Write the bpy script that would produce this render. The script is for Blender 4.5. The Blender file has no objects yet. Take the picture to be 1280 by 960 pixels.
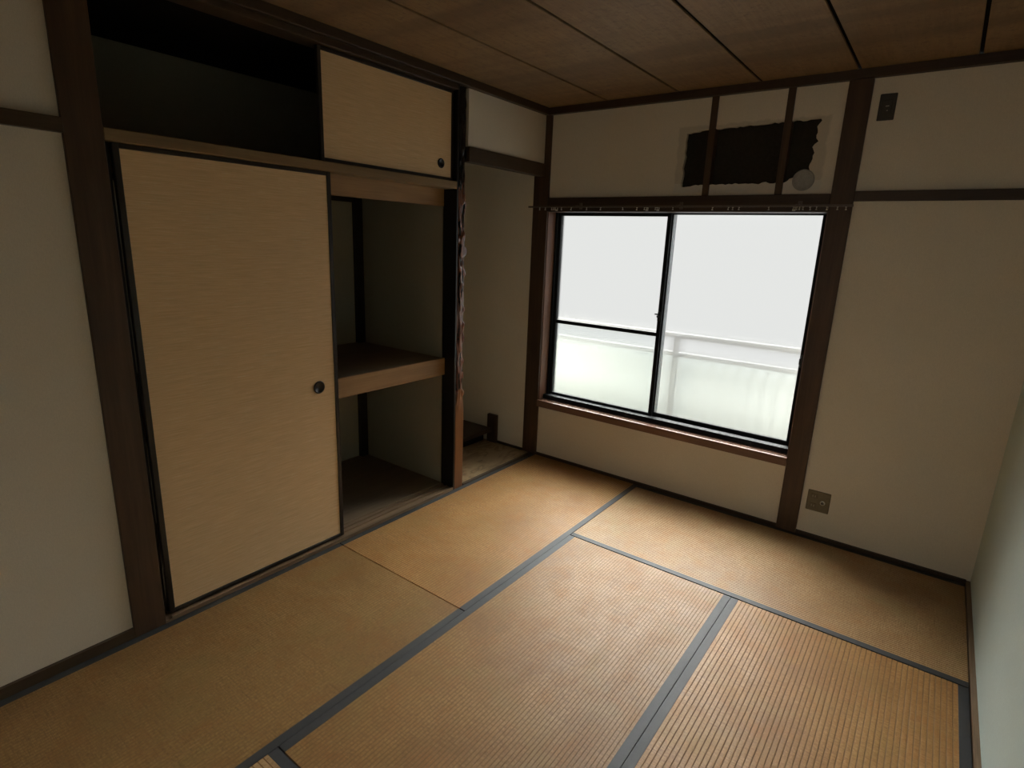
import bpy, bmesh, math, random
from mathutils import Vector, Matrix, noise

random.seed(7)
SC = bpy.context.scene
COL = SC.collection

# ------------------------------------------------------------------ camera
def make_camera():
    yaw, pitch, roll = (math.radians(a) for a in (-36.51836196, -14.12831349, 2.22842266))
    f = Vector((math.sin(yaw)*math.cos(pitch), math.cos(yaw)*math.cos(pitch), math.sin(pitch)))
    r = Vector((math.cos(yaw), -math.sin(yaw), 0.0))
    u = r.cross(f)
    r2 = math.cos(roll)*r + math.sin(roll)*u
    u2 = -math.sin(roll)*r + math.cos(roll)*u
    m = Matrix.Identity(4)
    for i in range(3):
        m[i][0] = r2[i]; m[i][1] = u2[i]; m[i][2] = -f[i]
    m.translation = Vector((2.2985, 0.1260, 1.5716))
    cd = bpy.data.cameras.new('camera')
    cd.sensor_fit = 'HORIZONTAL'; cd.sensor_width = 36.0
    cd.lens = 710.018/1280.0*36.0
    cd.clip_start = 0.02; cd.clip_end = 200
    co = bpy.data.objects.new('camera', cd); COL.objects.link(co)
    co.matrix_world = m
    SC.camera = co
make_camera()

# ------------------------------------------------------------------ sky, light, exposure
W = bpy.data.worlds.new('overcast_sky'); SC.world = W; W.use_nodes = True
bg = W.node_tree.nodes['Background']
bg.inputs['Color'].default_value = (0.995, 1.0, 0.99, 1); bg.inputs['Strength'].default_value = 0.80

def sun(direction, strength, angle, colour):
    l = bpy.data.lights.new('hazy_sun', 'SUN'); l.energy = strength; l.angle = math.radians(angle); l.color = colour
    o = bpy.data.objects.new('hazy_sun', l); COL.objects.link(o)
    o.rotation_euler = Vector(direction).to_track_quat('-Z', 'Y').to_euler()
sun((0.22, -0.72, -0.61), 20.0, 66, (1.0, 1.0, 0.965))

def hall_fill():     # added fill light for the walls, unseen beyond the doorway
    l = bpy.data.lights.new('hall_fill', 'AREA'); l.shape = 'RECTANGLE'; l.size = 1.2; l.size_y = 1.3
    l.energy = 7.5; l.color = (1.0, 0.93, 0.80)
    o = bpy.data.objects.new('hall_fill', l); COL.objects.link(o)
    o.location = (1.85, -1.55, 1.25)
    o.rotation_euler = Vector((0, 1, 0)).to_track_quat('-Z', 'Z').to_euler()
hall_fill()

SC.view_settings.view_transform = 'Standard'; SC.view_settings.look = 'None'
SC.view_settings.gamma = 1.0; SC.view_settings.exposure = 0.0
SC.view_settings.use_curve_mapping = False
SC.cycles.max_bounces = 12; SC.cycles.diffuse_bounces = 7; SC.cycles.transmission_bounces = 8
SC.cycles.transparent_max_bounces = 12
SC.cycles.sample_clamp_indirect = 6.0

# ------------------------------------------------------------------ material helpers
class NT:
    def __init__(s, name):
        s.m = bpy.data.materials.new(name); s.m.use_nodes = True
        s.t = s.m.node_tree; s.t.nodes.clear()
        s.out = s.t.nodes.new('ShaderNodeOutputMaterial')
    def n(s, kind, **kw):
        x = s.t.nodes.new('ShaderNode' + kind)
        for k, v in kw.items():
            if k in x.inputs.keys() if hasattr(x.inputs, 'keys') else False: x.inputs[k].default_value = v
            else: setattr(x, k, v)
        return x
    def l(s, a, b): s.t.links.new(a, b)
    def math(s, op, a, b=None):
        x = s.t.nodes.new('ShaderNodeMath'); x.operation = op
        for i, v in enumerate((a, b)):
            if v is None: continue
            if isinstance(v, (int, float)): x.inputs[i].default_value = v
            else: s.l(v, x.inputs[i])
        return x.outputs[0]
    def coord(s, scale=(1,1,1), kind='Object'):
        if kind == 'World':
            src = s.t.nodes.new('ShaderNodeNewGeometry').outputs['Position']
        else:
            src = s.t.nodes.new('ShaderNodeTexCoord').outputs[kind]
        mp = s.t.nodes.new('ShaderNodeMapping'); mp.inputs['Scale'].default_value = scale
        s.l(src, mp.inputs['Vector']); return mp.outputs[0]
    def noise(s, vec, scale, detail=3, rough=.55, dist=0):
        x = s.t.nodes.new('ShaderNodeTexNoise'); s.l(vec, x.inputs['Vector'])
        x.inputs['Scale'].default_value = scale; x.inputs['Detail'].default_value = detail
        x.inputs['Roughness'].default_value = rough; x.inputs['Distortion'].default_value = dist
        return x.outputs['Fac']
    def ramp(s, fac, stops):
        x = s.t.nodes.new('ShaderNodeValToRGB'); e = x.color_ramp.elements
        while len(e) < len(stops): e.new(0.5)
        for i, (p, c) in enumerate(stops):
            e[i].position = p; e[i].color = (*c, 1) if len(c) == 3 else c
        s.l(fac, x.inputs[0]); return x.outputs[0]
    def mix(s, fac, a, b, blend='MIX'):
        x = s.t.nodes.new('ShaderNodeMix'); x.data_type = 'RGBA'; x.blend_type = blend
        for i, v in ((0, fac), (6, a), (7, b)):
            if isinstance(v, (int, float)): x.inputs[i].default_value = v
            elif isinstance(v, tuple): x.inputs[i].default_value = (*v, 1)
            else: s.l(v, x.inputs[i])
        return x.outputs[2]
    def bump(s, h, strength, dist):
        x = s.t.nodes.new('ShaderNodeBump'); x.inputs['Strength'].default_value = strength
        x.inputs['Distance'].default_value = dist; s.l(h, x.inputs['Height']); return x.outputs[0]
    def princ(s, col, rough=.5, spec=.5, normal=None, metal=0.0, coat=0.0):
        p = s.t.nodes.new('ShaderNodeBsdfPrincipled')
        if isinstance(col, tuple): p.inputs['Base Color'].default_value = (*col, 1)
        else: s.l(col, p.inputs['Base Color'])
        if isinstance(rough, (int, float)): p.inputs['Roughness'].default_value = rough
        else: s.l(rough, p.inputs['Roughness'])
        p.inputs['Specular IOR Level'].default_value = spec; p.inputs['Metallic'].default_value = metal
        p.inputs['Coat Weight'].default_value = coat
        if normal is not None: s.l(normal, p.inputs['Normal'])
        s.l(p.outputs[0], s.out.inputs[0]); return p

def wood(name, dark, light, axis, rough=.5, spec=.4, grain=1.0):
    t = NT(name)
    sc = [14, 14, 14]; sc['xyz'.index(axis)] = 0.9
    v = t.coord(tuple(sc), 'World')
    a = t.noise(v, 1.6*grain, 5, .6, .6)
    sc2 = [90, 90, 90]; sc2['xyz'.index(axis)] = 3.0
    b = t.noise(t.coord(tuple(sc2), 'World'), 1.5, 3, .6)
    f = t.math('ADD', t.math('MULTIPLY', a, .65), t.math('MULTIPLY', b, .35))
    c = t.ramp(f, [(.3, dark), (.72, light)])
    blot = t.noise(t.coord((1,1,1), 'World'), 7, 3)
    c = t.mix(t.math('MULTIPLY', blot, .35), c, tuple(x*.55 for x in dark))
    t.princ(c, rough, spec, t.bump(f, .12, .004))
    return t.m

def plain(name, col, rough=.5, spec=.5, metal=0.0, coat=0.0):
    t = NT(name); v = t.coord((1,1,1), 'World')
    f = t.noise(v, 60, 2)
    c = t.ramp(f, [(.3, tuple(x*.88 for x in col)), (.7, tuple(min(1, x*1.08) for x in col))])
    t.princ(c, rough, spec, None, metal, coat); return t.m

def plaster(name, col, patch=False):
    t = NT(name); v = t.coord((1,1,1), 'World')
    fine = t.noise(v, 420, 3, .7)
    fib = t.noise(t.coord((120, 120, 45), 'World'), 2.2, 2, .6)
    big = t.noise(v, 2.3, 4, .6)
    g = t.math('ADD', t.math('MULTIPLY', fine, .6), t.math('MULTIPLY', fib, .4))
    c = t.ramp(g, [(.25, tuple(x*.86 for x in col)), (.75, tuple(min(1, x*1.12) for x in col))])
    c = t.mix(t.ramp(big, [(.35, (0,0,0)), (.75, (.3,.3,.3))]), c, tuple(x*f for x, f in zip(col, (.86,.83,.74))))
    if patch:   # pale and dark outline left by the old air conditioner on the plaster
        s = t.t.nodes.new('ShaderNodeSeparateXYZ')
        t.l(t.t.nodes.new('ShaderNodeNewGeometry').outputs['Position'], s.inputs[0])
        w = t.math('MULTIPLY', t.math('SUBTRACT', t.noise(v, 22, 3), .5), .03)
        dx = t.math('SUBTRACT', t.math('ABSOLUTE', t.math('SUBTRACT', s.outputs[0], 1.305)), .385)
        dz = t.math('SUBTRACT', t.math('ABSOLUTE', t.math('SUBTRACT', s.outputs[2], 2.065)), .172)
        d = t.math('ADD', t.math('MAXIMUM', dx, dz), w)
        k = t.ramp(t.math('MULTIPLY', d, 10), [(0.0, (.45,.45,.45)), (.12, (0,0,0))])
        low = t.math('LESS_THAN', s.outputs[2], 1.935)
        grey = t.mix(low, tuple(x*.55 for x in col), (col[0]*.8, col[1]*.86, col[2]*.98))
        c = t.mix(k, c, grey)
    t.princ(c, .92, .15, t.bump(g, .35, .0025))
    return t.m

def tatami_mat_material(name, axis, base, dark, pale):
    """woven rush: axis is the long side of the mat (the ridges run along it)"""
    t = NT(name)
    world = t.coord((1,1,1), 'World')
    i = 'xy'.index(axis)
    # single rushes lie across the mat
    sc = [9.0, 9.0, 9.0]; sc[i] = 520.0
    rush = t.noise(t.coord(tuple(sc), 'World'), 1.0, 2, .6)
    sc = [68.0, 68.0, 1.0]; sc[i] = 140.0
    cell = t.noise(t.coord(tuple(sc), 'World'), 1.0, 2, .7)
    big = t.noise(world, 1.7, 5, .62, .4)
    mid = t.noise(world, 9, 4, .65)
    c = t.ramp(t.math('ADD', t.math('MULTIPLY', rush, .5), t.math('MULTIPLY', cell, .5)),
               [(.36, dark), (.52, base), (.67, pale)])
    c = t.mix(t.ramp(big, [(.42, (0,0,0)), (.66, (.75,.75,.75))]), c, tuple(x*f for x, f in zip(base, (.58,.50,.42))))
    c = t.mix(t.ramp(mid, [(.48, (0,0,0)), (.72, (.6,.6,.6))]), c, (base[0]*.88, base[1]*.70, base[2]*.52))
    olive = t.noise(t.coord((1.3, 1.3, 1), 'World'), 2.9, 4, .6, .8)
    c = t.mix(t.ramp(olive, [(.5, (0,0,0)), (.7, (.5,.5,.5))]), c, (base[0]*.80, base[1]*.98, base[2]*.95))
    sc = [150.0, 150.0, 1.0]; sc[i] = 60.0
    fray = t.noise(t.coord(tuple(sc), 'World'), 1.0, 3, .8)
    worn = t.noise(t.coord((1, 1, 1), 'World'), 3.3, 3, .6)
    k = t.math('MULTIPLY', t.ramp(fray, [(.60, (0,0,0)), (.74, (1,1,1))]), t.ramp(worn, [(.40, (.12,.12,.12)), (.65, (.85,.85,.85))]))
    c = t.mix(k, c, tuple(min(1, x*1.45) for x in pale))
    rr = t.ramp(mid, [(.3, (.42,.42,.42)), (.7, (.58,.58,.58))])
    t.princ(c, rr, .34, t.bump(t.math('ADD', rush, cell), .3, .0012))
    return t.m

def cloth(name, col):
    t = NT(name)
    f = t.noise(t.coord((700, 700, 700), 'World'), 1.0, 2, .7)
    b = t.noise(t.coord((1,1,1), 'World'), 14, 4, .7)
    c = t.ramp(f, [(.3, tuple(x*.8 for x in col)), (.7, tuple(x*1.2 for x in col))])
    c = t.mix(t.ramp(b, [(.5, (0,0,0)), (.8, (.5,.5,.5))]), c, tuple(x*1.7 for x in col))
    t.princ(c, .6, .35, t.bump(f, .2, .0008)); return t.m

def silk_paper(name):
    t = NT(name)
    a = t.noise(t.coord((1, 7, 300), 'World'), 1.0, 3, .7)
    b = t.noise(t.coord((1, 10, 330), 'World'), 1.0, 3, .75)
    c = t.ramp(a, [(.3, (.66,.46,.245)), (.6, (.80,.575,.335)), (.8, (.86,.65,.41))])
    c = t.mix(t.ramp(b, [(.58, (0,0,0)), (.74, (.7,.7,.7))]), c, (.92,.81,.61))
    rr = t.ramp(b, [(.4, (.55,.55,.55)), (.75, (.33,.33,.33))])
    t.princ(c, rr, .4, t.bump(b, .15, .001)); return t.m

def ceiling_ply(name):
    t = NT(name)
    v = t.coord((6, .8, 6), 'World')
    a = t.noise(v, 2.5, 5, .65, 1.2)
    b = t.noise(t.coord((70, 5, 1), 'World'), 1.2, 3, .7)
    c = t.ramp(t.math('ADD', t.math('MULTIPLY', a, .6), t.math('MULTIPLY', b, .4)), [(.3, (.20,.125,.062)), (.7, (.33,.22,.115))])
    w = t.noise(t.coord((.5, 4.5, 1), 'World'), 1.0, 2, .5)
    c = t.mix(t.ramp(w, [(.48, (0,0,0)), (.64, (.6,.6,.6))]), c, (.13,.08,.045))
    sp = t.noise(t.coord((1,1,1), 'World'), 38, 3, .7)
    c = t.mix(t.ramp(sp, [(.52, (0,0,0)), (.70, (.5,.5,.5))]), c, (.12,.075,.045))
    t.princ(c, .55, .35, t.bump(a, .1, .003)); return t.m

def frosted(name, tint, clear, rough):
    t = NT(name)
    tr = t.t.nodes.new('ShaderNodeBsdfTransparent'); tr.inputs[0].default_value = (*tint, 1)
    g = t.t.nodes.new('ShaderNodeBsdfRefraction'); g.inputs['Color'].default_value = (*tint, 1)
    g.inputs['Roughness'].default_value = rough; g.inputs['IOR'].default_value = 1.12
    n = t.noise(t.coord((1,1,1), 'World'), 220, 2, .6)
    t.l(t.bump(n, .25, .002), g.inputs['Normal'])
    mx = t.t.nodes.new('ShaderNodeMixShader'); mx.inputs[0].default_value = clear
    t.l(g.outputs[0], mx.inputs[1]); t.l(tr.outputs[0], mx.inputs[2]); t.l(mx.outputs[0], t.out.inputs[0])
    return t.m

def frp(name, col):
    t = NT(name)
    d = t.t.nodes.new('ShaderNodeBsdfDiffuse'); d.inputs[0].default_value = (*col, 1)
    r = t.t.nodes.new('ShaderNodeBsdfTranslucent'); r.inputs[0].default_value = (*col, 1)
    mx = t.t.nodes.new('ShaderNodeMixShader'); mx.inputs[0].default_value = .35
    t.l(d.outputs[0], mx.inputs[1]); t.l(r.outputs[0], mx.inputs[2]); t.l(mx.outputs[0], t.out.inputs[0])
    return t.m

def gnarled(name):
    t = NT(name)
    v = t.coord((30, 30, 5), 'World')
    a = t.noise(v, 1.5, 4, .6, .8)
    c = t.ramp(a, [(.3, (.10,.036,.023)), (.6, (.24,.095,.060)), (.85, (.38,.17,.115))])
    t.princ(c, .24, .5, t.bump(a, .15, .004), 0, .5); return t.m

POST_V = wood('dark_post_wood', (.046,.024,.012), (.108,.058,.030), 'z', .5)
DARK_X = wood('dark_beam_wood_x', (.032,.018,.010), (.070,.040,.022), 'x', .5)
DARK_Y = wood('dark_beam_wood_y', (.042,.025,.013), (.090,.056,.030), 'y', .5)
WARM_Y = wood('warm_plank_wood', (.29,.165,.072), (.46,.28,.13), 'y', .5)
TRACK_Y = wood('aged_track_wood', (.20,.130,.062), (.33,.225,.11), 'y', .5)
SILL_Y = wood('worn_sill_wood', (.12,.075,.042), (.30,.20,.12), 'y', .45)
SILL_X = wood('window_sill_wood', (.13,.065,.04), (.22,.12,.075), 'x', .35, .5)
RED_V = wood('reddish_jamb_wood', (.15,.07,.04), (.24,.12,.07), 'z', .45)
PLANED = wood('planed_pillar_wood', (.15,.058,.02), (.27,.115,.042), 'z', .35, .5)
def figured_board(name):
    t = NT(name)
    f = t.noise(t.coord((5.5, 2.0, 1), 'World'), 1.3, 3, .5, 1.2)
    rings = t.math('SINE', t.math('MULTIPLY', f, 30.0))
    fine = t.noise(t.coord((60, 6, 1), 'World'), 1.5, 3, .6)
    k = t.math('ADD', t.math('MULTIPLY', t.math('ADD', rings, 1.0), .32), t.math('MULTIPLY', fine, .4))
    c = t.ramp(k, [(.12, (.17,.11,.055)), (.3, (.30,.205,.11)), (.8, (.38,.275,.155))])
    t.princ(c, .38, .45); return t.m
BOARD = figured_board('alcove_board_wood')
PLY = wood('closet_plywood', (.16,.115,.07), (.25,.185,.12), 'y', .6)
BLACKW = plain('black_lacquer', (.013,.011,.010), .4, .35)
BROWNLAC = plain('dark_brown_lacquer', (.026,.019,.014), .4, .4)
PLASTER = plaster('sand_plaster', (.76,.705,.61))
PLASTER_P = plaster('sand_plaster_stained', (.76,.705,.61), True)
PLASTER_DAYLIT = plaster('daylight_tinted_plaster', (.62,.73,.70))  # cool daylight cast on the right wall, put into the plaster colour
CLOSETP = plaster('shaded_closet_plaster', (.40,.37,.29))  # darker than the room plaster, with the closet's shade in the colour
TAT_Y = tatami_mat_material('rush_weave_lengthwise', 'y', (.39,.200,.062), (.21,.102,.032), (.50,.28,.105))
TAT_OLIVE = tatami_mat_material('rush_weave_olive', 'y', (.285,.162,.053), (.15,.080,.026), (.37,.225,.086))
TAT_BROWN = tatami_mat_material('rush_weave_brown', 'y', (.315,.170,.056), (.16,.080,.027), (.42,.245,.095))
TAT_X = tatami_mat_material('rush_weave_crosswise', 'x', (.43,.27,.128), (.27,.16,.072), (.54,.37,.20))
GROOVE = plain('shaded_weave_groove', (.22,.125,.055), .8, .2)  # shadow in the weave grooves, painted as a darker brown
HERI = cloth('mat_border_cloth', (.036,.037,.039))
PAPER = silk_paper('silk_door_paper')
CEIL = ceiling_ply('ceiling_plywood')
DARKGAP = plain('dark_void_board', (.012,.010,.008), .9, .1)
BACKING = plain('bare_backing_board', (.035,.031,.024), .9, .1)
ALU_B = plain('black_aluminium', (.012,.014,.016), .65, .15)
ALU = plain('grey_aluminium', (.42,.45,.47), .35, .5, .6)
GLASS = frosted('frosted_glass', (.99, .995, .99), .62, .42)
GLASS_G = frosted('frosted_glass_greenish', (.965, .985, .975), .55, .45)
RAILM = plain('rail_brown_metal', (.10,.075,.055), .4, .5)
NYLON = plain('ivory_nylon', (.50,.47,.40), .5, .4)
PLATE = plain('olive_brass_plate', (.17,.135,.075), .42, .5)
SOCKET = plain('outlet_face', (.15,.12,.07), .5, .4)
DPLATE = plain('dark_grey_plate', (.045,.04,.034), .5, .4)
BLACKP = plain('black_plastic', (.01,.01,.01), .3, .5)
STEEL = plain('steel_jack', (.55,.53,.48), .3, .5, .8)
CAPM = plain('grey_white_plastic', (.34,.33,.31), .5, .4)
FRP = frp('corrugated_panel', (.69,.715,.71))
BALC = plain('balcony_white_paint', (.40,.41,.42), .5, .3)
CONC = plain('balcony_concrete', (.5,.5,.48), .9, .1)
GBLACK = plain('pillar_shade_black', (.012,.008,.007), .22, .5)  # shade on the pillar's side and in its crevices, painted black
GNARL = gnarled('gnarled_log_lacquer')

# ------------------------------------------------------------------ mesh helpers
def bx(bm, x0, x1, y0, y1, z0, z1, bev=0.0):
    r = bmesh.ops.create_cube(bm, size=1.0)
    vs = r['verts']
    for v in vs:
        v.co = Vector((x0 if v.co.x < 0 else x1, y0 if v.co.y < 0 else y1, z0 if v.co.z < 0 else z1))
    if bev:
        es = list({e for v in vs for e in v.link_edges})
        bmesh.ops.bevel(bm, geom=es, offset=bev, segments=1, affect='EDGES', profile=.5)
    return vs

def cyl(bm, c, axis, r, h, seg=24, r2=None):
    M = {'z': Matrix.Identity(4), 'x': Matrix.Rotation(math.pi/2, 4, 'Y'), 'y': Matrix.Rotation(-math.pi/2, 4, 'X')}[axis]
    bmesh.ops.create_cone(bm, cap_ends=True, segments=seg, radius1=r, radius2=r if r2 is None else r2, depth=h,
                          matrix=Matrix.Translation(c) @ M)

def ring(bm, c, axis, prof, seg=32):
    """lathe of (radius, height) pairs around an axis through c"""
    M = Matrix.Translation(c) @ {'z': Matrix.Identity(4), 'x': Matrix.Rotation(math.pi/2, 4, 'Y'), 'y': Matrix.Rotation(math.pi/2, 4, 'X')}[axis]
    rows = []
    for (r, h) in prof:
        rows.append([bm.verts.new(M @ Vector((r*math.cos(2*math.pi*k/seg), r*math.sin(2*math.pi*k/seg), h))) for k in range(seg)])
    for a, b in zip(rows, rows[1:]):
        for k in range(seg):
            bm.faces.new((a[k], a[(k+1) % seg], b[(k+1) % seg], b[k]))
    bm.faces.new(rows[-1]); bm.faces.new(list(reversed(rows[0])))
    bmesh.ops.recalc_face_normals(bm, faces=bm.faces[:])

def obj(name, bm, mat, parent=None, smooth=False):
    me = bpy.data.meshes.new(name)
    bmesh.ops.recalc_face_normals(bm, faces=bm.faces[:])
    bm.to_mesh(me); bm.free()
    for m in (mat if isinstance(mat, (list, tuple)) else [mat]): me.materials.append(m)
    if smooth:
        for p in me.polygons: p.use_smooth = True
    o = bpy.data.objects.new(name, me); COL.objects.link(o)
    if parent is not None:
        o.parent = parent
        o.matrix_parent_inverse = parent.matrix_basis.inverted()
    return o

def box(name, mat, dims, parent=None, bev=0.0):
    bm = bmesh.new()
    for d in (dims if isinstance(dims, list) else [dims]): bx(bm, *d, bev)
    return obj(name, bm, mat, parent)

def structure(o, label=None):
    o['kind'] = 'structure'
    if label: o['label'] = label
    return o

def thing(name, label, cat, loc=(0,0,0), group=None):
    o = bpy.data.objects.new(name, None); COL.objects.link(o); o.location = loc
    o.empty_display_size = .1
    o['label'] = label; o['category'] = cat
    if group: o['group'] = group
    return o

def tag(o, label, cat, group=None):
    o['label'] = label; o['category'] = cat
    if group: o['group'] = group
    return o

H = 2.43       # ceiling
MB = 2.388     # underside of the ceiling moulding

# ------------------------------------------------------------------ floor, walls
structure(box('floor', DARKGAP, (-1.0, 2.75, -1.7, 3.70, -.12, -.062)), 'dark subfloor under the rush mats')

structure(box('wall_left', PLASTER, (-.09, -.015, -.20, .805, .0, H)), 'plain plaster wall left of the closet')
structure(box('wall_right', PLASTER_DAYLIT, (2.66, 2.75, -1.7, 3.60, -.06, H+.02)), 'bare plaster wall at right, tinted as by cool daylight')
wb = bmesh.new()
bx(wb, .031, 1.755, 3.535, 3.60, -.06, .385)
bx(wb, 1.86, 2.66, 3.535, 3.60, -.06, H)
structure(obj('wall_back', wb, PLASTER), 'plaster wall under and beside the window')

# plaster above the window, with the ragged hole the air conditioner left
def ragged(p, q, n, amp, seed):
    out = []
    nx, nz = -(q[1]-p[1]), (q[0]-p[0]); L = math.hypot(nx, nz)
    for i in range(n+1):
        t = i/n
        d = amp*(noise.noise(Vector((seed, t*n*.45, 0)))*1.2 + noise.noise(Vector((seed+9, t*n*1.1, 3)))*.8)
        if i in (0, n): d *= .3
        out.append((p[0]+(q[0]-p[0])*t + nx/L*d, p[1]+(q[1]-p[1])*t + nz/L*d))
    return out

def plate_poly(name, pts, y0, y1, mat, parent=None):
    bm = bmesh.new()
    f = bm.faces.new([bm.verts.new((x, y0, z)) for x, z in pts])
    r = bmesh.ops.extrude_face_region(bm, geom=[f])
    for v in r['geom']:
        if isinstance(v, bmesh.types.BMVert): v.co.y = y1
    bmesh.ops.triangulate(bm, faces=[f for f in bm.faces if len(f.verts) > 4])
    return obj(name, bm, mat, parent)

def wall_over_window():
    root = bpy.data.objects.new('wall_back_upper', None); COL.objects.link(root)
    structure(root, 'plaster wall over the window with a ragged dark hole')
    z0, z1 = 1.865, H
    hl, hr, hb, ht = .955, 1.655, 1.925, 2.222
    y0, y1 = 3.535, 3.56
    s0, s1, s2, s3 = 1.088, 1.124, 1.481, 1.517
    bot = ragged((s0, hb), (hl, hb-.008), 9, .010, 1); lef = ragged((hl, hb-.008), (hl+.004, ht-.012), 14, .009, 2)
    top = ragged((hl+.004, ht-.012), (s0, ht), 8, .008, 3)
    plate_poly('plaster_panel', [(.031, z0), (s0, z0)] + bot + lef[1:] + top[1:] + [(s0, z1), (.031, z1)], y0, y1, PLASTER_P, root)
    t2 = ragged((s1, ht), (s2, ht+.008), 20, .007, 4)
    plate_poly('plaster_panel', t2 + [(s2, z1), (s1, z1)], y0, y1, PLASTER_P, root)
    b2 = ragged((s2, hb+.002), (s1, hb), 20, .008, 5)
    plate_poly('plaster_panel', [(s1, z0), (s2, z0)] + b2, y0, y1, PLASTER_P, root)
    t3 = ragged((s3, ht+.006), (hr-.005, ht+.012), 8, .009, 6); r3 = ragged((hr-.005, ht+.012), (hr-.02, hb+.06), 18, .016, 7)
    b3 = ragged((hr-.02, hb+.06), (s3, hb), 8, .010, 8)
    plate_poly('plaster_panel', t3 + r3[1:] + b3[1:] + [(s3, z0), (1.755, z0), (1.755, z1), (s3, z1)], y0, y1, PLASTER_P, root)
    for a, b in ((s0, s1), (s2, s3)):
        box('stud', DARK_X if False else POST_V, (a, b, 3.524, 3.580, z0, MB), root)
    box('exposed_backing', BACKING, (.80, 1.755, 3.580, 3.60, z0, H), root)
    box('outer_wall_board', DARKGAP, (.031, .80, 3.565, 3.60, z0, H), root)
wall_over_window()

# ------------------------------------------------------------------ posts, beams, mouldings
def trim(n, mat, dims, label, bev=.002): return structure(box('trim_%d' % n, mat, dims, None, bev), label)
trim(1, POST_V, (-.112, 0, .805, .918, -.06, MB), 'wide dark wooden post left of the closet')
trim(2, POST_V, (-.09, .031, 3.515, 3.62, -.06, MB), 'dark wooden corner post between alcove and window')
trim(3, POST_V, (1.755, 1.86, 3.515, 3.66, -.06, MB), 'dark wooden post right of the window')
trim(4, DARK_X, (1.86, 2.66, 3.510, 3.535, 1.828, 1.875), 'dark rail across the wall right of the window')
trim(5, DARK_X, (.031, 1.755, 3.510, 3.62, 1.775, 1.865), 'dark lintel over the window')
trim(6, DARK_Y, (-.015, .014, -.05, .805, 1.848, 1.893), 'dark rail across the left wall')
trim(7, DARK_X, (.02, 2.642, 3.500, 3.535, MB, H), 'ceiling moulding over the window wall')
trim(8, DARK_Y, (-.112, .02, -.05, 3.535, MB, H), 'ceiling moulding over the closet wall')
trim(9, DARK_Y, (2.642, 2.66, -.05, 3.535, MB, H), 'ceiling moulding over the right wall')
trim(10, DARK_Y, (-.06, .0, 2.738, 3.515, 2.004, 2.085), 'dark beam across the top of the alcove')
trim(11, TRACK_Y, (-.10, .0, .918, 2.637, 1.845, 1.885), 'track beam between lower and upper closet')
trim(12, WARM_Y, (-.14, -.10, .918, 2.637, 1.752, 1.865), 'plank under the upper cupboard floor')
trim(13, DARK_Y, (-.10, .0, .918, 2.637, 2.358, MB), 'track beam over the upper cupboard')
trim(14, BLACKW, (-.112, -.002, 2.637, 2.652, -.06, MB), 'black door jamb beside the gnarled pillar')
structure(box('wall_alcove_front', PLASTER, (-.05, -.012, 2.738, 3.515, 2.085, MB)), 'small plaster panel above the alcove beam')

structure(box('baseboard_left', DARK_Y, (-.015, -.001, -.05, .805, -.06, .040)), 'dark skirting under the left wall')
structure(box('baseboard_back', DARK_X, [(.031, 1.755, 3.5215, 3.535, -.06, .018), (1.86, 2.6425, 3.5215, 3.535, -.06, .018)]), 'dark strip under the window wall')
structure(box('baseboard_right', SILL_Y, (2.6425, 2.66, -.05, 3.535, -.06, .014)), 'brown strip along the right wall')

trim(20, BLACKW, (-.112, -.052, .918, .944, -.06, 1.845), 'black strip added for the dark gap between the post and the sliding door', .001)  # added strip, painted shade for the gap beside the door
# closet sill with two grooves
sb = bmesh.new()
bx(sb, -.112, -.001, .9445, 2.637, -.06, .010); bx(sb, -.0515, -.001, .918, .9445, -.06, .010)
for a, b in ((-.018, -.001), (-.062, -.052), (-.112, -.088)):
    bx(sb, a, b, .9445, 2.637, .010, .017)
structure(obj('trim_15', sb, SILL_Y), 'grooved wooden sill under the sliding doors')

# closet shell
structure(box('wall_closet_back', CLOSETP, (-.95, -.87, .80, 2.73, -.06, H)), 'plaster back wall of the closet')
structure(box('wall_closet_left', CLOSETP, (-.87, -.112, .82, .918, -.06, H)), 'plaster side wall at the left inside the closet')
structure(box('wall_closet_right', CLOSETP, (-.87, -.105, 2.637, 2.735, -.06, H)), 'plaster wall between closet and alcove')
structure(box('floor_closet', PLY, (-.87, -.112, .918, 2.637, -.02, .022)), 'board floor of the closet')
structure(box('floor_upper_cupboard', PLY, (-.87, -.10, .918, 2.637, 1.866, 1.884)), 'board floor of the upper cupboard')
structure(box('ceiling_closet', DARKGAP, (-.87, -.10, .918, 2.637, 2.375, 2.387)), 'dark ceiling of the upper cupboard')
trim(16, BROWNLAC, (-.87, -.835, 2.578, 2.637, .022, 1.865), 'dark corner post inside the closet')
trim(17, BROWNLAC, (-.87, -.850, .918, 2.578, 1.775, 1.865), 'dark strip along the top of the closet back wall')

# alcove shell
structure(box('wall_alcove_side', PLASTER, (-.95, -.09, 3.52, 3.60, -.06, H)), 'plaster wall of the alcove')
structure(box('wall_alcove_back', PLASTER, (-.98, -.90, 2.735, 3.52, -.06, H)), 'back wall of the alcove')
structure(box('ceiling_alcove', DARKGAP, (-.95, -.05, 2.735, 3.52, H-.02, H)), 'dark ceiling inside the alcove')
structure(box('floor_alcove', BOARD, (-.90, -.022, 2.738, 3.515, -.02, .004)), 'grained board floor of the alcove')
trim(18, DARK_Y, (-.022, -.001, 2.738, 3.515, -.06, .008), 'dark sill strip in front of the alcove floor', .001)
trim(19, DARK_X, (-.335, -.09, 3.508, 3.520, .004, .022), 'thin dark strip at the foot of the alcove wall', .001)

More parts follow.
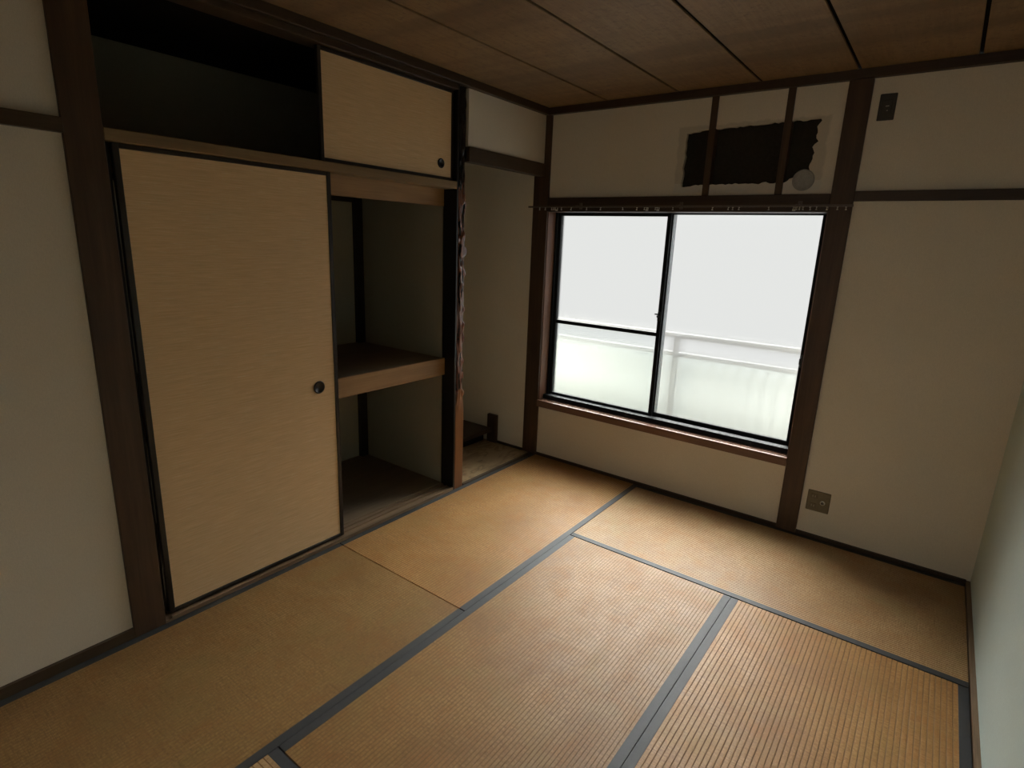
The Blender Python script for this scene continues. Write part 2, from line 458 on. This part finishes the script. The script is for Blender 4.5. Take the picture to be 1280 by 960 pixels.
# ceiling of boards
def ceiling():
    c = box('ceiling', DARKGAP, (-.02, 2.75, -1.7, 3.60, H+.014, H+.05)); structure(c, 'stained plywood ceiling of long boards with dark joints')
    xs = [.0, .445, .893, .1, 0]
    xs = [-.02, .442, .893, 1.343, 1.794, 2.248, 2.66]
    for a, b in zip(xs, xs[1:]):
        box('ceiling_board', CEIL, (a+.007, b-.007, -.05, 3.56, H, H+.010), c, .002)
ceiling()

# unseen near wall; doorway and hall are added to let in fill light
structure(box('wall_near', PLASTER, [(-.09, 1.45, -.14, -.05, -.06, H), (1.45, 2.66, -.14, -.05, 1.86, H)]), 'near wall with a doorway added for fill light')
structure(box('wall_hall', PLASTER, [(1.0, 2.66, -1.7, -1.62, -.06, H), (.92, 1.0, -1.7, -.14, -.06, H)]), 'added hall walls enclosing the fill light')
structure(box('floor_hall', PLY, (1.0, 2.66, -1.62, -.05, -.062, -.01)), 'board floor of the added hall')

# ------------------------------------------------------------------ rush mats
def mat_thing(x0, x1, y0, y1, axis, ridges, label, weave, gaps=(.0015,.0015,.0015,.0015)):
    x0 += gaps[0]; x1 -= gaps[1]; y0 += gaps[2]; y1 -= gaps[3]
    root = thing('tatami_mat', label, 'tatami mat', ((x0+x1)/2, (y0+y1)/2, -.056), 'rush mats on the floor')
    HW = .033
    c0, c1, l0, l1 = (x0, x1, y0, y1) if axis == 'y' else (y0, y1, x0, x1)
    def P(c, l, z): return (c, l, z) if axis == 'y' else (l, c, z)
    bm = bmesh.new()
    a, b = c0+HW-.002, c1-HW+.002
    pts = []
    for k in range(ridges):
        for s in (0, .11, .5, .89):
            u = a + (b-a)*(k+s)/ridges
            pts.append((u, -.0011 if s == 0 else (-.0001 if s != .5 else .0001)))
    pts.append((b, -.0011))
    top = [[bm.verts.new(P(c, l, z)) for c, z in pts] for l in (l0, l1)]
    bot = [[bm.verts.new(P(c, l, -.056)) for c in (a, b)] for l in (l0, l1)]
    for k in range(len(pts)-1):
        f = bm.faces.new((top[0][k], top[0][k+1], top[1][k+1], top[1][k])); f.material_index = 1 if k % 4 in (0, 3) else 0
    bm.faces.new(bot[0] + list(reversed(bot[1])))
    bm.faces.new([bot[0][0], bot[1][0], top[1][0], top[0][0]])
    bm.faces.new([bot[0][1], top[0][-1], top[1][-1], bot[1][1]])
    for e in (0, 1): bm.faces.new(top[e] + [bot[e][1], bot[e][0]])
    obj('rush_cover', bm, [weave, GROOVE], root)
    for c, d in ((c0, c0+HW), (c1-HW, c1)):
        lo, hi = (l0, l1)
        dims = (c, d, lo, hi, -.056, .0008) if axis == 'y' else (lo, hi, c, d, -.056, .0008)
        box('cloth_border', HERI, dims, root, .0006)
    return root
D = .88
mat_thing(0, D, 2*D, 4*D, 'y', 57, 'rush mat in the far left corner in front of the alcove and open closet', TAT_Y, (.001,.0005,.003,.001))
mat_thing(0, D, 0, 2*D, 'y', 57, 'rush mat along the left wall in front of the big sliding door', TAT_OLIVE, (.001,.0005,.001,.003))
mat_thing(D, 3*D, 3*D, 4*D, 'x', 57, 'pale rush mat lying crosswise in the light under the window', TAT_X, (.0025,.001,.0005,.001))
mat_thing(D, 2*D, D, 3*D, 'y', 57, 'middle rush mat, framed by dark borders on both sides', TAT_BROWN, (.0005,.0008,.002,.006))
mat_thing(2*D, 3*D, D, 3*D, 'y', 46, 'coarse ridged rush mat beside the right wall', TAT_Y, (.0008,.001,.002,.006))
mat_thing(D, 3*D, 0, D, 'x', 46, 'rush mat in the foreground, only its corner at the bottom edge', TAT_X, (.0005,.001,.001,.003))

# ------------------------------------------------------------------ sliding doors
def fusuma(label, y0, y1, z0, z1, xf, hy, hz, hr, sw):
    root = thing('sliding_door', label, 'sliding door', (xf-.01, (y0+y1)/2, z0))
    xb = xf-.021
    for a, b in ((y0, y0+sw), (y1-sw, y1)):
        box('stile', BROWNLAC, (xb, xf, a, b, z0, z1), root, .002)
    for a, b in ((z0, z0+.017), (z1-.017, z1)):
        box('rail', BROWNLAC, (xb, xf, y0+sw, y1-sw, a, b), root, .002)
    # paper panel with a round pocket for the pull
    bm = bmesh.new()
    a, b, c, d = y0+sw, y1-sw, z0+.017, z1-.017
    n = 40
    circ = [(hy+hr*math.cos(2*math.pi*k/n), hz+hr*math.sin(2*math.pi*k/n)) for k in range(n)]
    x = xf-.004
    cv = [bm.verts.new((x, p, q)) for p, q in circ]
    ov = [bm.verts.new((x, p, q)) for p, q in ((a, c), (b, c), (b, d), (a, d))]
    es = [bm.edges.new((cv[k], cv[(k+1) % n])) for k in range(n)] + [bm.edges.new((ov[k], ov[(k+1) % 4])) for k in range(4)]
    bmesh.ops.triangle_fill(bm, use_beauty=True, use_dissolve=False, edges=es)
    bv = [bm.verts.new((xb+.003, p, q)) for p, q in ((a, c), (b, c), (b, d), (a, d))]
    bm.faces.new(bv)
    for k in range(4): bm.faces.new((ov[k], ov[(k+1) % 4], bv[(k+1) % 4], bv[k]))
    obj('paper_panel', bm, PAPER, root)
    bm = bmesh.new()
    ring(bm, (0,0,0), 'z', [(hr+.004, 0), (hr+.005, .003), (hr+.001, .0052), (hr-.004, .004), (hr-.006, -.006), (hr*.4, -.0075), (.001, -.0075)], 40)
    bmesh.ops.rotate(bm, verts=bm.verts[:], cent=(0,0,0), matrix=Matrix.Rotation(math.pi/2, 3, 'Y'))
    bmesh.ops.translate(bm, verts=bm.verts[:], vec=(x+.0005, hy, hz))
    obj('round_pull', bm, BLACKP, root, True)
    return root
fusuma('tall beige sliding door with black frame and round black pull, closing the closet', .945, 1.813, .0175, 1.844, -.026, 1.703, .850, .026, .0215)
fusuma('small beige sliding door of the upper cupboard under the ceiling', 1.768, 2.632, 1.8865, 2.357, -.026, 2.534, 1.971, .021, .018)

# closet shelf
def closet_shelf():
    root = thing('closet_shelf', 'wooden middle shelf with a deep front board inside the open closet', 'shelf', (-.48, 1.78, .745))
    box('shelf_board', PLY, (-.868, -.10, .922, 2.634, .842, .854), root)
    box('front_board', WARM_Y, (-.10, -.080, .922, 2.634, .752, .857), root, .002)
closet_shelf()

# ------------------------------------------------------------------ gnarled alcove pillar
def pillar():
    bm = bmesh.new()
    cx, cy = -.050, 2.695
    nz, na = 480, 80
    rows = []; depth = {}
    for i in range(nz+1):
        z = -.055 + (MB-.002+.055)*i/nz
        tz = min(1, max(0, (z-.52)/.16))
        row = []
        for k in range(na):
            a = 2*math.pi*k/na
            ca, sa = math.cos(a), math.sin(a)
            # planed square foot, round log above
            sq = .043/max(abs(ca), abs(sa)); sq = min(sq, .056)
            w = noise.noise(Vector((z*2.1, 4.0, 0)))*.6
            ang = a + w
            wv = .30*noise.noise(Vector((2.0, z*6.0, 5.0+ca*.6)))
            ridge = noise.noise(Vector((math.cos(ang+wv)*1.9, math.sin(ang+wv)*1.9, z*4.5)))
            fine = noise.noise(Vector((math.cos(ang)*3.6, math.sin(ang)*3.6, z*11+20)))
            knot = noise.noise(Vector((ca*1.5+7, sa*1.5, z*15)))
            hi = min(1, max(0, (z-1.72)/.25))
            amp = tz*(1-.55*hi)
            cord = math.cos(10*ang + 3.2*noise.noise(Vector((z*5.0, 2.0, ca))) + 2.0*noise.noise(Vector((z*14.0, ca*.8, 6.0))))
            cm = .55 + .9*noise.noise(Vector((z*4.0, ca*1.2+3, sa*1.2)))
            cm = max(.1, min(1.0, cm))
            d = .0052*cord*cm + .006*(1-min(1.7, abs(ridge)*4.0)) + .005*fine + .024*max(0, knot-.15)*2.0
            r = sq*(1-tz) + (.0385 + .003*noise.noise(Vector((0, 9, z*2)))) * tz + d*amp
            x = ca*r; y = sa*r
            x = min(x, .0497); y = max(-.0428, min(y, .0428)); x = max(x, -.052)
            row.append(bm.verts.new((cx+x, cy+y, z))); depth[(i, k)] = cord*cm + (knot-.15)*3*(knot > .15)
        rows.append(row)
    for i, (p, q) in enumerate(zip(rows, rows[1:])):
        for k in range(na):
            f = bm.faces.new((p[k], p[(k+1) % na], q[(k+1) % na], q[k]))
            z = (p[k].co.z); a = 2*math.pi*(k+.5)/na
            edge = .66 + .10*noise.noise(Vector((math.cos(a)*2, math.sin(a)*2, 1.0))) - .55*(1 if math.sin(a) < -.72 else 0)
            black = depth[(i, k)] < -.30 or math.sin(a) < -.66 or z > 1.86 + .12*noise.noise(Vector((a, z, 3.0)))  # paints the shaded side, the crevices and the top black
            f.material_index = 1 if z < edge else (2 if black else 0)
            f.smooth = True
    bm.faces.new(list(reversed(rows[0]))); bm.faces.new(rows[-1])
    o = obj('alcove_pillar', bm, [GNARL, PLANED, GBLACK])
    tag(o, 'glossy gnarled log pillar with a planed brown foot between closet and alcove', 'pillar')
pillar()

def alcove_shelf():
    root = thing('alcove_shelf', 'low dark wooden ledge with an upright end board in the back of the alcove', 'shelf', (-.63, 3.1, .004))
    box('ledge_board', DARK_Y, (-.898, -.372, 2.738, 3.492, .095, .125), root, .002)
    box('shade_board', BLACKW, (-.898, -.46, 2.738, 3.492, .0045, .095), root)  # black board added as painted shade in the hollow under the ledge
    box('end_board', POST_V, (-.428, -.337, 3.493, 3.5195, .0045, .232), root, .002)
alcove_shelf()

# ------------------------------------------------------------------ window
def window():
    root = bpy.data.objects.new('window_1', None); COL.objects.link(root)
    structure(root, 'sliding window of two frosted panes in a black aluminium frame')
    # wooden sill with shallow grooves
    bm = bmesh.new()
    bx(bm, .031, 1.755, 3.505, 3.62, .386, .430)
    for a, b in ((3.505, 3.530), (3.541, 3.556), (3.567, 3.62)):
        bx(bm, .031, 1.755, a, b, .430, .4345)
    obj('sill_board', bm, SILL_X, root)
    box('jamb_board', RED_V, (.031, .036, 3.53, 3.62, .4345, 1.775), root)
    box('jamb_board', RED_V, (1.750, 1.755, 3.53, 3.62, .4345, 1.775), root)
    # aluminium outer frame
    Y0, Y1 = 3.62, 3.71
    box('frame_jamb', ALU_B, (.031, .050, Y0, Y1, .40, 1.80), root)
    box('frame_jamb', ALU_B, (1.738, 1.755, Y0+.04, Y1, .40, 1.80), root)
    box('frame_head', ALU_B, (.050, 1.738, Y0, Y1, 1.775, 1.81), root)
    bm = bmesh.new()
    bx(bm, .050, 1.738, Y0, Y1, .40, .438); bx(bm, .0365, 1.7495, 3.578, Y0, .4346, .466); bx(bm, .050, 1.738, Y0, 3.6315, .438, .466)
    for yy in (3.658, 3.706): bx(bm, .050, 1.738, yy, yy+.004, .438, .452)
    obj('frame_sill', bm, ALU_B, root)
    def sash(x0, x1, ya, yb, zb, zt, sl, sr, gz0, gz1, mid, fm, pane_mats):
        bm = bmesh.new()
        bx(bm, x0, x0+sl, ya, yb, zb, zt, .0015); bx(bm, x1-sr, x1, ya, yb, zb, zt, .0015)
        bx(bm, x0+sl, x1-sr, ya, yb, zb, gz0, .0015); bx(bm, x0+sl, x1-sr, ya, yb, gz1, zt, .0015)
        s = obj('sash', bm, fm, root)
        yg = (ya+yb)/2
        if mid:
            box('middle_rail', fm, (x0+sl, x1-sr, ya+.001, yb-.001, mid[0], mid[1]), s, .0015)
            spans = [(gz0, mid[0]), (mid[1], gz1)]
        else: spans = [(gz0, gz1)]
        for (a, b), m in zip(spans, pane_mats):
            p = box('pane', m, (x0+sl-.002, x1-sr+.002, yg-.002, yg+.002, a-.002, b+.002), s)
        return s
    s1 = sash(.052, .876, 3.632, 3.656, .440, 1.774, .024, .024, .482, 1.755, (1.003, 1.028), ALU_B, [GLASS_G, GLASS])
    s2 = sash(.868, 1.7375, 3.668, 3.692, .440, 1.774, .010, .026, .484, 1.768, None, ALU_B, [GLASS])
    # light aluminium ribs of the outer meeting stile
    bm = bmesh.new()
    for xx in (.8795, .8865, .8945): bx(bm, xx, xx+.0022, 3.6645, 3.6775, .486, 1.766)
    obj('stile_rib', bm, ALU, s2)
    bm = bmesh.new()
    bx(bm, .853, .870, 3.624, 3.632, 1.105, 1.165, .002); cyl(bm, (.860, 3.618, 1.135), 'y', .008, .012, 16)
    ringv = bx(bm, .838, .860, 3.612, 3.617, 1.145, 1.154, .001)
    obj('crescent_lock', bm, BLACKP, s1)
    bm = bmesh.new()
    bx(bm, 1.716, 1.733, 3.658, 3.668, .93, 1.005, .003); bx(bm, 1.712, 1.720, 3.650, 3.660, .95, .985, .002)
    obj('finger_pull', bm, BLACKP, s2)
window()

# ------------------------------------------------------------------ curtain rail
def curtain_rail():
    root = thing('curtain_rail', 'thin dark curtain rail with leftover runners across the window lintel', 'curtain rail', (.9, 3.46, 1.80))
    bm = bmesh.new()
    bx(bm, -.078, 1.872, 3.4445, 3.4475, 1.797, 1.808); bx(bm, -.078, 1.872, 3.4575, 3.4605, 1.797, 1.808)
    bx(bm, -.078, 1.872, 3.4475, 3.4575, 1.8055, 1.808)
    obj('rail', bm, RAILM, root)
    for x in (.30, .98, 1.62):
        bm = bmesh.new()
        bx(bm, x-.008, x+.008, 3.446, 3.509, 1.8082, 1.811); bx(bm, x-.010, x+.010, 3.5055, 3.5095, 1.79, 1.83)
        obj('bracket', bm, RAILM, root)
    me = None
    bm = bmesh.new()
    bx(bm, -.003, .003, -.004, .004, -.004, .005); cyl(bm, (0, 0, -.008), 'z', .0018, .010, 8)
    bmesh.ops.create_cone(bm, cap_ends=True, segments=10, radius1=.0048, radius2=.003, depth=.006, matrix=Matrix.Translation((0,0,-.014)))
    for i, x in enumerate((.012, .058, .108, .122, .135, .186, .262, .376, .478, .630, .726, .776, .790, .845, .856, .953, 1.185, 1.272, 1.295, 1.329, 1.481, 1.604, 1.618, 1.632, 1.648, 1.681, 1.711, 1.758, 1.805, 1.842)):
        if me is None:
            o = obj('runner', bm, NYLON, root, False); me = o.data
        else:
            o = bpy.data.objects.new('runner', me); COL.objects.link(o); o.parent = root
            o.matrix_parent_inverse = root.matrix_basis.inverted()
        o.location = (x, 3.4525, 1.7985 + .0006*math.sin(i*3))
        o.rotation_euler = (.1*math.sin(i*5), .12*math.sin(i*2.3), i*1.1)
    for x in (.150, .792, .862, 1.606):     # stray curtain hooks left hanging on a runner
        bm = bmesh.new()
        bx(bm, x-.008, x+.008, 3.450, 3.4535, 1.776, 1.786, .001); bx(bm, x+.004, x+.0075, 3.450, 3.4535, 1.786, 1.797)
        obj('hook', bm, NYLON, root)
curtain_rail()

# ------------------------------------------------------------------ wall fittings
def outlet():
    y = 3.535
    root = thing('wall_outlet', 'square olive outlet plate with aerial jack low on the wall beside the window post', 'outlet', (1.945, y, .218))
    box('plate', PLATE, (1.888, 2.003, y-.006, y, .158, .279), root, .003)
    for z in (.246, .190):
        s = box('socket', SOCKET, (1.905, 1.938, y-.0085, y-.006, z-.014, z+.014), root, .001)
        bm = bmesh.new()
        for dx in (-.006, .006): bx(bm, 1.9215+dx-.0012, 1.9215+dx+.0012, y-.0092, y-.0085, z-.006, z+.006)
        obj('slot', bm, NYLON, s)
    bm = bmesh.new(); ring(bm, (1.968, y-.006, .216), 'y', [(.013, 0), (.013, .004), (.0085, .0055), (.0075, .001), (.001, .001)], 28)
    j = obj('aerial_jack', bm, STEEL, root, False)
    bm = bmesh.new(); cyl(bm, (1.968, y-.0085, .216), 'y', .0078, .004, 20)
    obj('jack_hole', bm, BLACKP, j)
outlet()

def air_conditioner_outlet():
    y = 3.535
    root = thing('outlet_plate', 'dark upright outlet plate high on the wall right of the window post', 'outlet', (1.93, y, 2.255))
    box('plate', DPLATE, (1.895, 1.965, y-.006, y, 2.196, 2.315), root, .003)
    s = box('socket', SOCKET if False else DPLATE, (1.910, 1.950, y-.009, y-.006, 2.225, 2.286), root, .0015)
    box('slot', NYLON, [(1.924, 1.9385, y-.0102, y-.009, 2.257, 2.2605), (1.930, 1.936, y-.0102, y-.009, 2.2375, 2.2405)], s)
air_conditioner_outlet()

def sleeve_cap():
    root = thing('pipe_hole_cap', 'round grey plastic cap at the lower right corner of the dark wall hole', 'cap', (1.613, 3.535, 1.936))
    bm = bmesh.new(); ring(bm, (1.613, 3.5345, 1.936), 'y', [(.053, 0), (.053, .006), (.050, .009), (.043, .009), (.041, .007), (.001, .008)], 40)
    o = obj('cap_disc', bm, CAPM, root, False)
    bm = bmesh.new()
    for k in range(3): bx(bm, 1.590, 1.634, 3.5248, 3.5268, 1.923+.012*k, 1.925+.012*k)
    obj('moulded_ridge', bm, CAPM, root)
sleeve_cap()

# ------------------------------------------------------------------ balcony beyond the glass
def balcony():
    structure(box('floor_balcony', CONC, (-1.6, 3.4, 3.74, 4.62, -.20, -.05)), 'balcony slab outside the window')
    root = thing('balcony_railing', 'pale balcony railing seen blurred through the frosted window', 'railing', (.9, 4.5, -.05))
    y = 4.5
    bm = bmesh.new(); cyl(bm, (.9, y, .895), 'x', .022, 5.0, 16); obj('top_rail', bm, BALC, root, True)
    bm = bmesh.new(); cyl(bm, (.9, y, .745), 'x', .020, 5.0, 16); obj('lower_rail', bm, BALC, root, True)
    for x in (-1.2, .69, 2.55):
        box('post', BALC, (x-.020, x+.020, y-.05, y-.015, -.05, .90), root, .003)
    bm = bmesh.new()
    n = 300; prev = None
    for k in range(n+1):
        x = -1.6 + 5.0*k/n; yy = y+.03+.008*math.sin(k*2*math.pi/6)
        a, b = bm.verts.new((x, yy, .02)), bm.verts.new((x, yy, .735))
        if prev: bm.faces.new((prev[0], a, b, prev[1]))
        prev = (a, b)
    o = obj('corrugated_panel', bm, FRP, root, True)
    m = o.modifiers.new('thickness', 'SOLIDIFY'); m.thickness = .0015
balcony()
